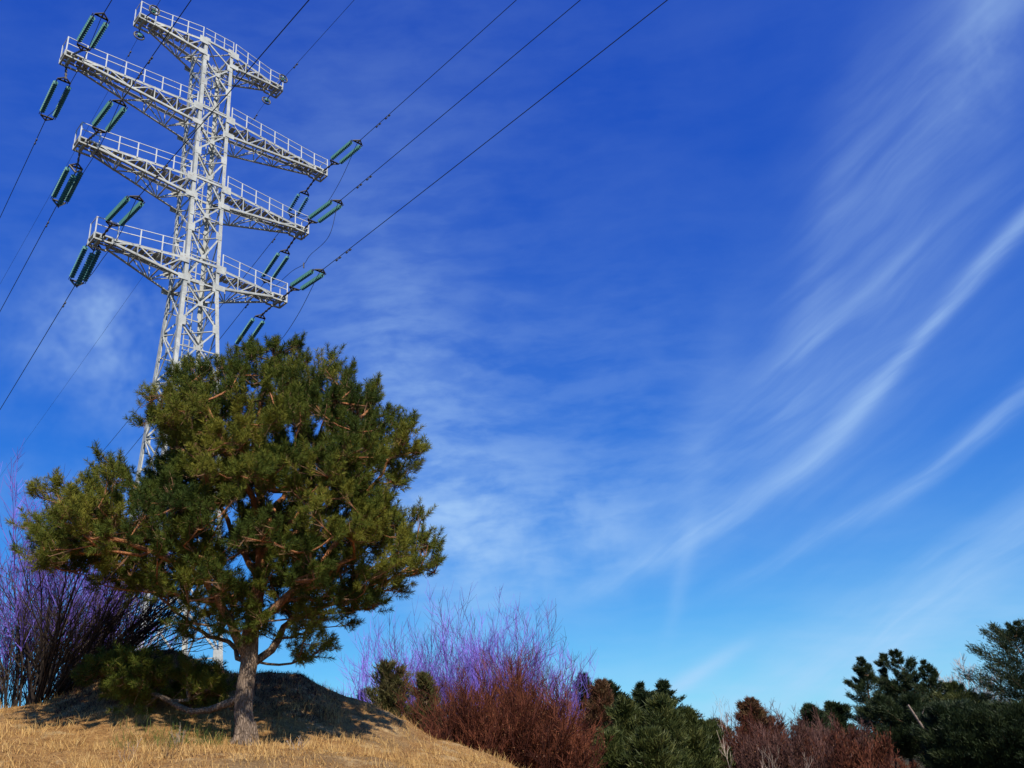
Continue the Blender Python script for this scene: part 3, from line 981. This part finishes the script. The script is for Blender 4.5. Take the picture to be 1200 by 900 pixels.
def shrub(loc, H, spread, nst, mat_low, mat_top, name, label, cat='bush', group=None, seed=0, lean=(0, 0), rbase=.02, rtw=.005, side=5, sub=3, split=.45, tilt=.5, base_r=.4, wob=.06, curve=.25, parts=('stems', 'twigs'), k=3, leaves=0):
    R_ = np.random.default_rng(seed + 100); t = thing(name, loc, label, cat, group)
    lo, hi = MB(), MB(); loc = np.array(loc, float)
    for i_ in range(nst):
        a_ = R_.uniform(0, 2 * np.pi); q = math.sqrt(R_.uniform(0, 1))
        b0 = loc + np.array([math.cos(a_), math.sin(a_), 0]) * q * base_r * spread; b0[2] = gz(b0[0], b0[1]) - .05
        d = V3(np.array([math.cos(a_) * q * tilt + lean[0], math.sin(a_) * q * tilt + lean[1], 1.]) + R_.normal(0, .12, 3))
        h = H * R_.uniform(.6, 1.0) * (1 - .30 * q * q); n = 9; pts = [b0]; dd = d.copy()
        for j_ in range(n):
            dd = V3(dd + R_.normal(0, wob, 3) + np.array([0, 0, 1]) * curve * .1 * (1 if curve > 0 else 1)); pts.append(pts[-1] + dd * h / n)
        pts = np.array(pts); r0 = rbase * R_.uniform(.6, 1.1); rr = np.linspace(r0, rtw, n + 1)
        cut = max(2, int(n * split) + 1)
        tv = R_.uniform(.1, .9)
        lo.tube(pts[:cut], rr[:cut], k, tv, cap=False); hi.tube(pts[cut - 1:], rr[cut - 1:], k, tv, cap=False)
        for s_ in range(side):
            u = R_.uniform(.22, .95); fi = u * n; i0 = min(n - 1, int(fi)); p_ = pts[i0] + (pts[i0 + 1] - pts[i0]) * (fi - i0)
            ax = V3(pts[i0 + 1] - pts[i0]); sd_ = V3(ax * 1.0 + V3(R_.normal(size=3)) * .75 + np.array([0, 0, .25])); sl = h * R_.uniform(.14, .34) * (1.25 - u * .6)
            q0 = p_; c1 = p_ + sd_ * sl * .5; c2 = c1 + V3(sd_ + np.array([0, 0, .35]) + R_.normal(0, .15, 3)) * sl * .5
            mm = hi if u > split * .8 else lo
            r1 = rr[i0] * .55 + rtw * .3
            mm.tube([q0, c1, c2], [r1, (r1 + rtw) / 2, rtw * .7], 3, np.clip(tv + R_.normal(0, .15), 0, 1), cap=False)
            for w_ in range(sub):
                f_ = R_.uniform(.3, 1); z0 = q0 + (c1 - q0) * f_ * 2 if f_ < .5 else c1 + (c2 - c1) * (f_ * 2 - 1)
                wd = V3(sd_ + V3(R_.normal(size=3)) * .8 + np.array([0, 0, .2])); wl = sl * R_.uniform(.25, .5)
                mm.tube([z0, z0 + wd * wl * .5, z0 + wd * wl + np.array([0, 0, wl * .12])], [rtw, rtw * .8, rtw * .5], 3, np.clip(tv + R_.normal(0, .2), 0, 1), cap=False)
    if leaves:
        lf = MB(); pts_ = np.vstack(hi.v + lo.v); sel = pts_[R_.integers(0, len(pts_), leaves)]
        q_ = R_.normal(size=(leaves, 3)); q_ /= np.linalg.norm(q_, axis=1)[:, None]; w_ = np.cross(q_, R_.normal(size=(leaves, 3))); w_ /= np.linalg.norm(w_, axis=1)[:, None]
        q_ *= .035; w_ *= .018; sel = sel + R_.normal(0, .02, (leaves, 3))
        lf.add(np.stack([sel, sel + q_ * .5 + w_, sel + q_, sel + q_ * .5 - w_], 1).reshape(-1, 3), np.arange(leaves * 4).reshape(-1, 4), np.repeat(R_.uniform(0, 1, leaves), 4))
        lf.build('dry_leaves', M_DRYLEAF, t, tint=True)
    lo.build(parts[0], mat_low, t, tint=True); hi.build(parts[1], mat_top, t, tint=True)
    return t


def base_at(px, R, py=890):
    """foot point on the ground under that column of the photograph"""
    a_ = azim(px, py); x, y = R * math.sin(a_), R * math.cos(a_); return np.array([x, y, gz(x, y)])


def height_to(px, py, R):
    b_ = base_at(px, R, py); return at(px, py, R)[2] - b_[2]


def foliage_quads(mb, c, n, rx, rz, size, R_, tint, flat=.5):
    p_ = R_.normal(size=(n, 3)); p_ /= np.linalg.norm(p_, axis=1)[:, None]; p_ *= (R_.uniform(0, 1, n) ** .45)[:, None]
    p_ = p_ * [rx, rx, rz] + c
    d = R_.normal(size=(n, 3)) + np.array([0, 0, .35]); d /= np.linalg.norm(d, axis=1)[:, None]
    q = R_.normal(size=(n, 3)); w = np.cross(d, q); w /= np.linalg.norm(w, axis=1)[:, None]
    L_ = size * R_.uniform(.6, 1.4, n)[:, None]; w = w * size * .2
    v = np.stack([p_ - w, p_ + w, p_ + d * L_ + w * .3, p_ + d * L_ - w * .3], 1).reshape(-1, 3)
    tn = np.clip(tint + R_.normal(0, .12, n), 0, 1)
    mb.add(v, np.arange(n * 4).reshape(-1, 4), np.repeat(tn, 4))


def spray(mb, p0, p1, p2, L, n, size, R_, tint, start):
    """needle sprays fanned out flat along one bough"""
    f = start + (1.05 - start) * R_.uniform(0, 1, n) ** .8; a1 = V3(p1 - p0); a2 = V3(p2 - p1)
    pos = np.where((f < .6)[:, None], p0 + (p1 - p0) * (f / .6)[:, None], p1 + (p2 - p1) * ((f - .6) / .4)[:, None])
    al = np.where((f < .6)[:, None], a1, a2); lat = V3(np.cross(a1, [0, 0, 1.])); u = R_.uniform(-1, 1, n)
    pos = pos + lat * (u * .40 * L * (1.05 - .7 * f))[:, None] + R_.normal(0, .025 + .035 * L, (n, 3))
    d = al + lat * (u * .9)[:, None] + R_.normal(0, .42, (n, 3)) + [0, 0, .25]; d /= np.linalg.norm(d, axis=1)[:, None]
    w = np.cross(d, R_.normal(size=(n, 3))); w /= np.linalg.norm(w, axis=1)[:, None]; w *= size * .16
    e = pos + d * (size * 1.5 * R_.uniform(.6, 1.4, n))[:, None]
    mb.add(np.stack([pos - w, pos + w, e + w * .25, e - w * .25], 1).reshape(-1, 3), np.arange(n * 4).reshape(-1, 4), np.repeat(np.clip(tint + R_.normal(0, .12, n), 0, 1), 4))


def conifer(px, py, R, wpx, mt, label, seed, name='conifer_tree', kind='spruce', cat='tree', group=None, dense=1.0, bark=None, size=.16, bare=0.12):
    R_ = np.random.default_rng(seed); b_ = base_at(px, R, py); H = height_to(px, py, R); top = at(px, py, R)
    W_ = wpx / F * R / 2
    t = thing(name, b_, label, cat, group)
    ax = np.array([0, 0, 1.]); tm = MB()
    off = R_.normal(0, .02 * H, (8, 2)); off[0] = 0
    zs_ = np.linspace(-.1, H * .99, 8)
    tp = np.stack([b_[0] + off[:, 0], b_[1] + off[:, 1], b_[2] + zs_], 1)
    tm.tube(tp, np.linspace(.022 * H, .006, 8), 6); tm.build('trunk', bark or M_BARK2, t)
    lm, fm = MB(), MB()
    def axis(z): return np.array([np.interp(z, zs_, tp[:, k]) for k in range(3)])
    z = H * bare
    while z < H * .985:
        u = z / H
        if kind == 'spruce': rr = W_ * min((1 - u) ** .62, 1.9 * (1 - u)) * 1.35 * R_.uniform(.8, 1.2) + .015
        elif kind == 'pine': rr = W_ * min((1 - u) ** .66, 1.7 * (1 - u)) * 1.3 * R_.uniform(.65, 1.3) + .015
        else: rr = W_ * math.sqrt(max(.02, 1 - ((u - .42) / .60) ** 2)) * R_.uniform(.7, 1.15) * (1 - .35 * u)
        nb = int(R_.integers(5, 8) * (1 if kind != 'pine' else .9))
        for k in range(nb):
            if kind == 'pine' and R_.uniform() < .15: continue
            a_ = R_.uniform(0, 6.28); L_ = rr * R_.uniform(.55, 1.12)
            up = {'spruce': .12 + .5 * u, 'pine': .15 + .55 * u, 'round': .3 + .6 * u}[kind]
            d = V3([math.cos(a_), math.sin(a_), up]); p0 = axis(z); p1 = p0 + d * L_ * .6; p2 = p1 + V3(d + np.array([0, 0, .35 if kind != 'spruce' else -.05])) * L_ * .42
            lm.tube([p0, p1, p2], [.008 * H * (1 - u) + .012, .012, .006], 3, .5, cap=False)
            tv = np.clip(.5 + R_.normal(0, .22), 0, 1)
            spray(fm, p0, p1, p2, L_, int((70 + 150 * L_) * dense * (.7 if kind == 'pine' else 1)), size, R_, tv, .3 if kind == 'pine' else .12)
        z += H * (.034 if kind != 'pine' else .044) * R_.uniform(.7, 1.3)
    foliage_quads(fm, tp[-1] - [0, 0, .25], 50, .035, .32, size * .9, R_, .5)
    lm.build('branches', bark or M_BARK2, t); fm.build('crown', mt, t, tint=True)
    return t


# the big left bush on the hillock
b_ = at(62, 812, 18.0); b_[2] = gz(b_[0], b_[1])
shrub(b_, 3.9, 2.6, 64, M_DTW, M_DTW, 'bare_bush', 'dark bare bush of arching stems fanning right behind the left side of the pine', seed=1, lean=(.62, 0), rbase=.026, rtw=.0055, side=9, sub=4, split=.6, tilt=.85, base_r=.16, wob=.07, curve=-.5, k=5)
b_ = at(20, 815, 19.0); b_[2] = gz(b_[0], b_[1])
shrub(b_, 5.3, 3.2, 66, M_DTW, M_PINK, 'bare_bush', 'tall bare bush with purple pink twigs at the left edge', seed=2, lean=(-.02, 0), rbase=.022, rtw=.0045, side=14, sub=7, split=.5, tilt=.5, base_r=.22)
b_ = at(105, 790, 20.5); b_[2] = gz(b_[0], b_[1])
shrub(b_, 5.0, 2.8, 34, M_DTW, M_VIO, 'bare_bush', 'thin bare bush with violet twig tips showing above the left branches of the pine', seed=3, lean=(.0, 0), rbase=.020, rtw=.0045, side=12, sub=6, split=.5, tilt=.4, base_r=.25)

# bare trees with violet fringing in the twig colour and red bush in the middle
GV = 'bare violet saplings behind the red bush'
for i_, (px, py, R, ns, sp, lab) in enumerate([
        (424, 745, 31, 16, 1.3, 'sparse thin bare sapling at the far left of the group beside the pine crown'),
        (452, 730, 31, 30, 1.6, 'thin bare sapling with few grey violet twigs at the left foot of the sapling group'),
        (487, 716, 32, 52, 1.7, 'bare violet sapling clump just left of the tallest saplings'),
        (530, 700, 32, 60, 1.8, 'tall bare violet sapling clump behind the left part of the red bush'),
        (572, 700, 33, 60, 1.8, 'tallest bare violet sapling clump behind the middle of the red bush'),
        (606, 712, 33, 56, 1.7, 'bare violet sapling clump behind the right shoulder of the red bush'),
        (632, 735, 32, 44, 1.6, 'short bright violet sapling clump at the right end of the sapling group')]):
    b_ = base_at(px, R)
    shrub(b_, height_to(px, py, R) * 1.03, sp, ns, M_DTW, M_VIO, 'bare_sapling', lab, 'sapling', GV, seed=10 + i_, rbase=.020, rtw=.0055, side=13, sub=6, split=.3, tilt=.24, base_r=.5)
GR = 'red brown leafless bushes in the middle'
for i_, (px, py, R, ns, sp, lab) in enumerate([
        (592, 782, 25, 300, 2.0, 'large rounded red brown leafless bush at the foot of the slope'),
        (552, 812, 24, 110, 1.2, 'smaller red brown bush on the left flank of the large red bush'),
        (618, 806, 25, 150, 1.3, 'dense dark red bush on the right flank of the large red bush'),
        (652, 846, 24, 80, .7, 'low bright red bush beside the green conifers')]):
    b_ = base_at(px, R)
    shrub(b_, height_to(px, py, R) * 1.10, sp, ns, M_RED, M_RED, 'red_bush', lab, 'bush', GR, seed=30 + i_, rbase=.014, rtw=.006, side=14, sub=6, wob=.12, leaves=ns * 32, split=.5, tilt=.30, base_r=.55)
GO = 'olive rusty young pines on the left of the red bush'
for i_, (px, py, R, w_, mt, lab) in enumerate([
        (462, 782, 27, 100, M_OLIVE, 'olive and rust coloured small pine at the top of the slope'),
        (497, 794, 27, 74, M_OLIVE, 'narrow olive small pine touching the red bush'),
        (421, 806, 33, 26, M_GREEN, 'tiny dark green conifer tip just behind the sandy slope')]):
    conifer(px, py, R, w_, mt, lab, 50 + i_, kind='round', group=GO, dense=.9, size=.09)
GG = 'green conifers right of the red bush'
for i_, (px, py, R, w_, mt, kd, lab) in enumerate([
        (678, 790, 34, 44, M_CONIF, 'spruce', 'dark conifer top directly right of the violet saplings'),
        (700, 800, 31, 46, M_RUST, 'round', 'rust brown young pine between dark green conifers'),
        (712, 797, 36, 44, M_CONIF, 'spruce', 'pointed dark conifer behind the rust brown young pine'),
        (750, 801, 38, 44, M_CONIF, 'spruce', 'pointed dark spruce standing above the bright green mass'),
        (779, 796, 38, 46, M_CONIF, 'spruce', 'tallest pointed spruce of the middle green group'),
        (732, 828, 30, 62, M_GREEN, 'round', 'bright green rounded juniper left of the middle green group'),
        (771, 822, 30, 62, M_GREEN, 'round', 'bright green rounded juniper below the tallest pointed spruce'),
        (803, 838, 31, 50, M_GREEN, 'round', 'bright green rounded juniper at the right of the middle green group'),
        (826, 850, 34, 40, M_GREEN, 'round', 'small dim green juniper ending the middle group on the right'),
        (758, 862, 26, 60, M_GREEN, 'round', 'low green juniper in front at the bottom of the middle group'),
        (712, 862, 27, 50, M_GREEN, 'round', 'low green juniper beside the bright red low bush')]):
    conifer(px, py, R, w_ * 1.35, mt, lab, 60 + i_, kind=kd, group=GG, dense=.9 if kd == 'spruce' else 1.1, size=.10)
GB = 'dull red bushes in the right middle'
for i_, (px, py, R, ns, sp, m1, lab) in enumerate([
        (872, 828, 36, 90, 1.6, M_RED, 'red brown bush with a pointed top right of the green group'),
        (905, 843, 34, 110, 1.9, M_RED2, 'dull red leafless bush below the faint tall twigs'),
        (945, 838, 36, 130, 2.1, M_RED2, 'dull red leafless bush in the centre of the right thicket'),
        (978, 850, 35, 110, 1.9, M_RED, 'dull red leafless bush against the dark pines'),
        (1030, 884, 33, 60, 1.4, M_RED, 'low dark red bush in front of the dark pines')]):
    b_ = base_at(px, R, py)
    shrub(b_, height_to(px, py, R) * 1.08, sp, ns, m1, m1, 'red_bush', lab, 'bush', GB, seed=80 + i_, rbase=.016, rtw=.0075, side=14, sub=6, wob=.14, leaves=ns * 30, split=.5, tilt=.42, base_r=.6)
conifer(880, 820, 40, 54, M_RUST, 'rusty young conifer peeping over the dull red bushes', 95, kind='spruce', dense=.9, size=.14)
conifer(836, 845, 46, 40, M_CONIF, 'far small dark conifer between the green group and the red bushes', 96, kind='spruce', dense=.9, size=.16)
conifer(948, 828, 52, 46, M_CONIF, 'far small green conifer behind the middle of the dull red bushes', 97, kind='spruce', dense=.9, size=.16)
conifer(975, 824, 54, 50, M_CONIF, 'far small dark conifer left of the tall dark pines', 98, kind='spruce', dense=.9, size=.16)
GP = 'pale dead branches in front of the red bushes'
for i_, (px, py, R, ns, H_, lab) in enumerate([(862, 846, 30, 3, 1.3, 'pale bare branching shrub at the bottom between green and red bushes'), (902, 852, 30, 4, 1.3, 'pale tangled dead branches before the dull red bushes')]):
    b_ = base_at(px, R, py)
    shrub(b_, height_to(px, py, R) * 1.05, 1.6, ns, M_PALE, M_PALE, 'dead_shrub', lab, 'shrub', GP, seed=90 + i_, rbase=.014, rtw=.006, side=6, sub=3, tilt=.6, base_r=.2)
b_ = base_at(858, 40)
shrub(b_, height_to(858, 780, 40), 1.4, 4, M_GREY, M_GREY, 'bare_sapling', 'faint thin bare sapling rising alone above the dull red bushes', 'sapling', seed=93, rbase=.02, rtw=.005, side=7, sub=3, tilt=.12, base_r=.5)
b_ = base_at(935, 44)
shrub(b_, height_to(935, 812, 44), 2.6, 14, M_GREY, M_RED2, 'bare_sapling', 'row of low bare grey brown twigs behind the dull red bushes', 'sapling', seed=94, rbase=.02, rtw=.007, side=8, sub=4, tilt=.2, base_r=.7)

GD = 'dark pines at the right'
for i_, (px, py, R, w_, mt, kd, lab) in enumerate([
        (1010, 771, 46, 60, M_CONIF, 'pine', 'dark layered pine at the left of the tall dark pines'),
        (1034, 766, 48, 54, M_CONIF, 'pine', 'dark pine second from the left among the tall dark pines'),
        (1052, 762, 47, 66, M_CONIF, 'pine', 'highest dark pine of the middle right cluster'),
        (1080, 776, 46, 58, M_CONIF, 'pine', 'dark pine at the right shoulder of the middle right cluster'),
        (1030, 815, 42, 62, M_CONIF, 'pine', 'lower dark pine filling the foot of the middle right cluster'),
        (1064, 815, 42, 70, M_CONIF, 'pine', 'lower dark pine behind the pale slanting dead trunk'),
        (1112, 800, 44, 66, M_GREEN, 'pine', 'paler green pine between the cluster and the right edge pine'),
        (1138, 814, 44, 60, M_CONIF, 'pine', 'short dark green pine left of the right edge pine'),
        (1110, 838, 38, 84, M_CONIF, 'round', 'low dark conifer below the paler green pine'),
        (1150, 842, 38, 84, M_CONIF, 'round', 'low dark conifer below the short dark green pine'),
        (1190, 836, 38, 80, M_CONIF, 'round', 'low dark conifer at the foot of the right edge pine'),
        (1186, 730, 44, 112, M_CONIF, 'pine', 'tallest dark pine cut by the right edge')]):
    conifer(px, py, R, w_ * 1.1, mt, lab, 120 + i_, kind=kd, group=GD, dense=2.2, size=.085, bare=.22 if kd == 'pine' else .08)
c_ = base_at(1078, 40.0, 826) + [.55, 0, 0]; a_ = at(1064, 826, 40.0); m = MB()
m.tube([c_ - [0, 0, .1], c_ * .5 + a_ * .5 + [.06, 0, 0], a_], [.08, .065, .04], 7, .3); m.tube([c_ * .25 + a_ * .75, c_ * .2 + a_ * .8 + [.3, -.2, .35]], [.02, .008], 4, .5)
tag(m.build('dead_tree', M_PALE, tint=True), 'pale slanting dead trunk standing before the dark pine cluster', 'dead tree')
GF = 'pale bare trees far behind the pines'
for i_, (px, py, R, ns, lab) in enumerate([
        (1092, 786, 75, 9, 'pale grey bare tree far behind the gap left of the paler green pine'), (1118, 784, 78, 10, 'pale grey bare tree far behind the paler green pine'),
        (1140, 790, 76, 9, 'pale grey bare tree far behind the short dark green pine'), (1163, 790, 70, 8, 'pale grey bare tree close to the right edge pine')]):
    b_ = base_at(px, R, py)
    shrub(b_, height_to(px, py, R) * 1.1, 3.0, ns, M_GREY, M_GREY, 'bare_tree', lab, 'tree', GF, seed=140 + i_, rbase=.06, rtw=.016, side=14, sub=7, tilt=.35, base_r=.25)
b_ = base_at(1160, 47, 764)
shrub(b_, height_to(1156, 764, 47), 2.2, 7, M_DTW, M_GREY, 'bare_tree', 'dark grey bare tree leaning out left of the right edge pine', 'tree', seed=150, lean=(-.28, 0), rbase=.05, rtw=.012, side=10, sub=5, tilt=.3, base_r=.2)

# ------------------------------------------------------------------ dry grass, stuff
def blades(n, Rlo, Rhi, pa, pb, hmin, hmax, mt, name, label, wd=.006, seed=5, clump=None, power=1., tint=(.5, .25)):
    R_ = np.random.default_rng(seed)
    a0, a1 = azim(pa, 890), azim(pb, 890)
    R = Rlo + (Rhi - Rlo) * R_.uniform(0, 1, n) ** power; a_ = R_.uniform(a0, a1, n)
    if clump:
        nc = clump; ci = R_.integers(0, nc, n); cR = R_.uniform(Rlo, Rhi, nc); ca = R_.uniform(a0, a1, nc)
        R = cR[ci] + R_.normal(0, .13, n); a_ = ca[ci] + R_.normal(0, .10, n) / R
    x, y = R * np.sin(a_), R * np.cos(a_); z = ground(x, y)
    hh = R_.uniform(hmin, hmax, n) * (R_.uniform(.4, 1, n))
    d = R_.normal(0, .42, (n, 3)); d[:, 2] = 1; d /= np.linalg.norm(d, axis=1)[:, None]
    w = np.stack([np.cos(R_.uniform(0, 6.28, n)), np.sin(R_.uniform(0, 6.28, n)), np.zeros(n)], 1) * wd / 2
    p0 = np.stack([x, y, z - .01], 1); p1 = p0 + d * hh[:, None] * .55; bend = R_.normal(0, .5, (n, 3)); bend[:, 2] = -.25
    p2 = p1 + (d + bend * .6) * hh[:, None] * .45
    v = np.stack([p0 - w, p0 + w, p1 + w * .8, p1 - w * .8, p2 + w * .3, p2 - w * .3], 1).reshape(-1, 3)
    i_ = np.arange(n)[:, None] * 6
    f = np.concatenate([i_ + [0, 1, 2, 3], i_ + [3, 2, 4, 5]])
    t = np.clip(R_.normal(tint[0], tint[1], n), 0, 1)
    m = MB(); m.add(v, f, np.repeat(t, 6)); o = m.build(name, mt, tint=True); tag(o, label, 'grass', kind='stuff')


blades(46000, 8.5, 19.5, -60, 640, .02, .075, M_STRAW, 'dry_grass', 'short matted straw coloured grass covering the hillock', seed=5, wd=.007, tint=(.4, .25))
blades(11000, 9.5, 18.5, -60, 620, .08, .26, M_STRAW, 'tall_dry_grass', 'taller tufts of pale dry grass on the hillock', seed=6, clump=330, wd=.006, tint=(.65, .2))
blades(700, 13.4, 14.6, 130, 260, .10, .34, M_MOSS, 'green_grass', 'patch of green grass blades under the low pine branch', seed=8, clump=26)
# leafless ground cover and litter on the shaded mound
blades(17000, 15.4, 18.4, 60, 395, .03, .13, M_RED2, 'brown_heather', 'dark brown dead heather on the shaded mound behind the trunk', seed=9, wd=.008, tint=(.3, .25), clump=380)
blades(16000, 9.0, 18.5, -60, 620, .008, .035, M_LITTER, 'pine_litter', 'brown needle litter and crumbs scattered over the hillock', seed=12, wd=.016, clump=900, tint=(.4, .3))

# scattered fallen twigs/plants in front
for i_, (px, R, H_, lab) in enumerate([(195, 11.6, .34, 'small dark dry weed in the lower left foreground'), (150, 12.4, .42, 'thin pale dry weed stalk in front of the low pine branch'),
                                       (347, 12.9, .36, 'pale dry weed stalk right of the pine trunk'), (206, 13.6, .40, 'pale dry weed stalk beneath the low pine branch')]):
    b_ = base_at(px, R)
    shrub(b_, H_, .25, 6, M_DTW if i_ == 0 else M_PALE, M_DTW if i_ == 0 else M_PALE, 'dry_weed', lab, 'plant', 'dry weeds on the hillock', seed=160 + i_, rbase=.004, rtw=.0018, side=4, sub=2, tilt=.7, base_r=.2)
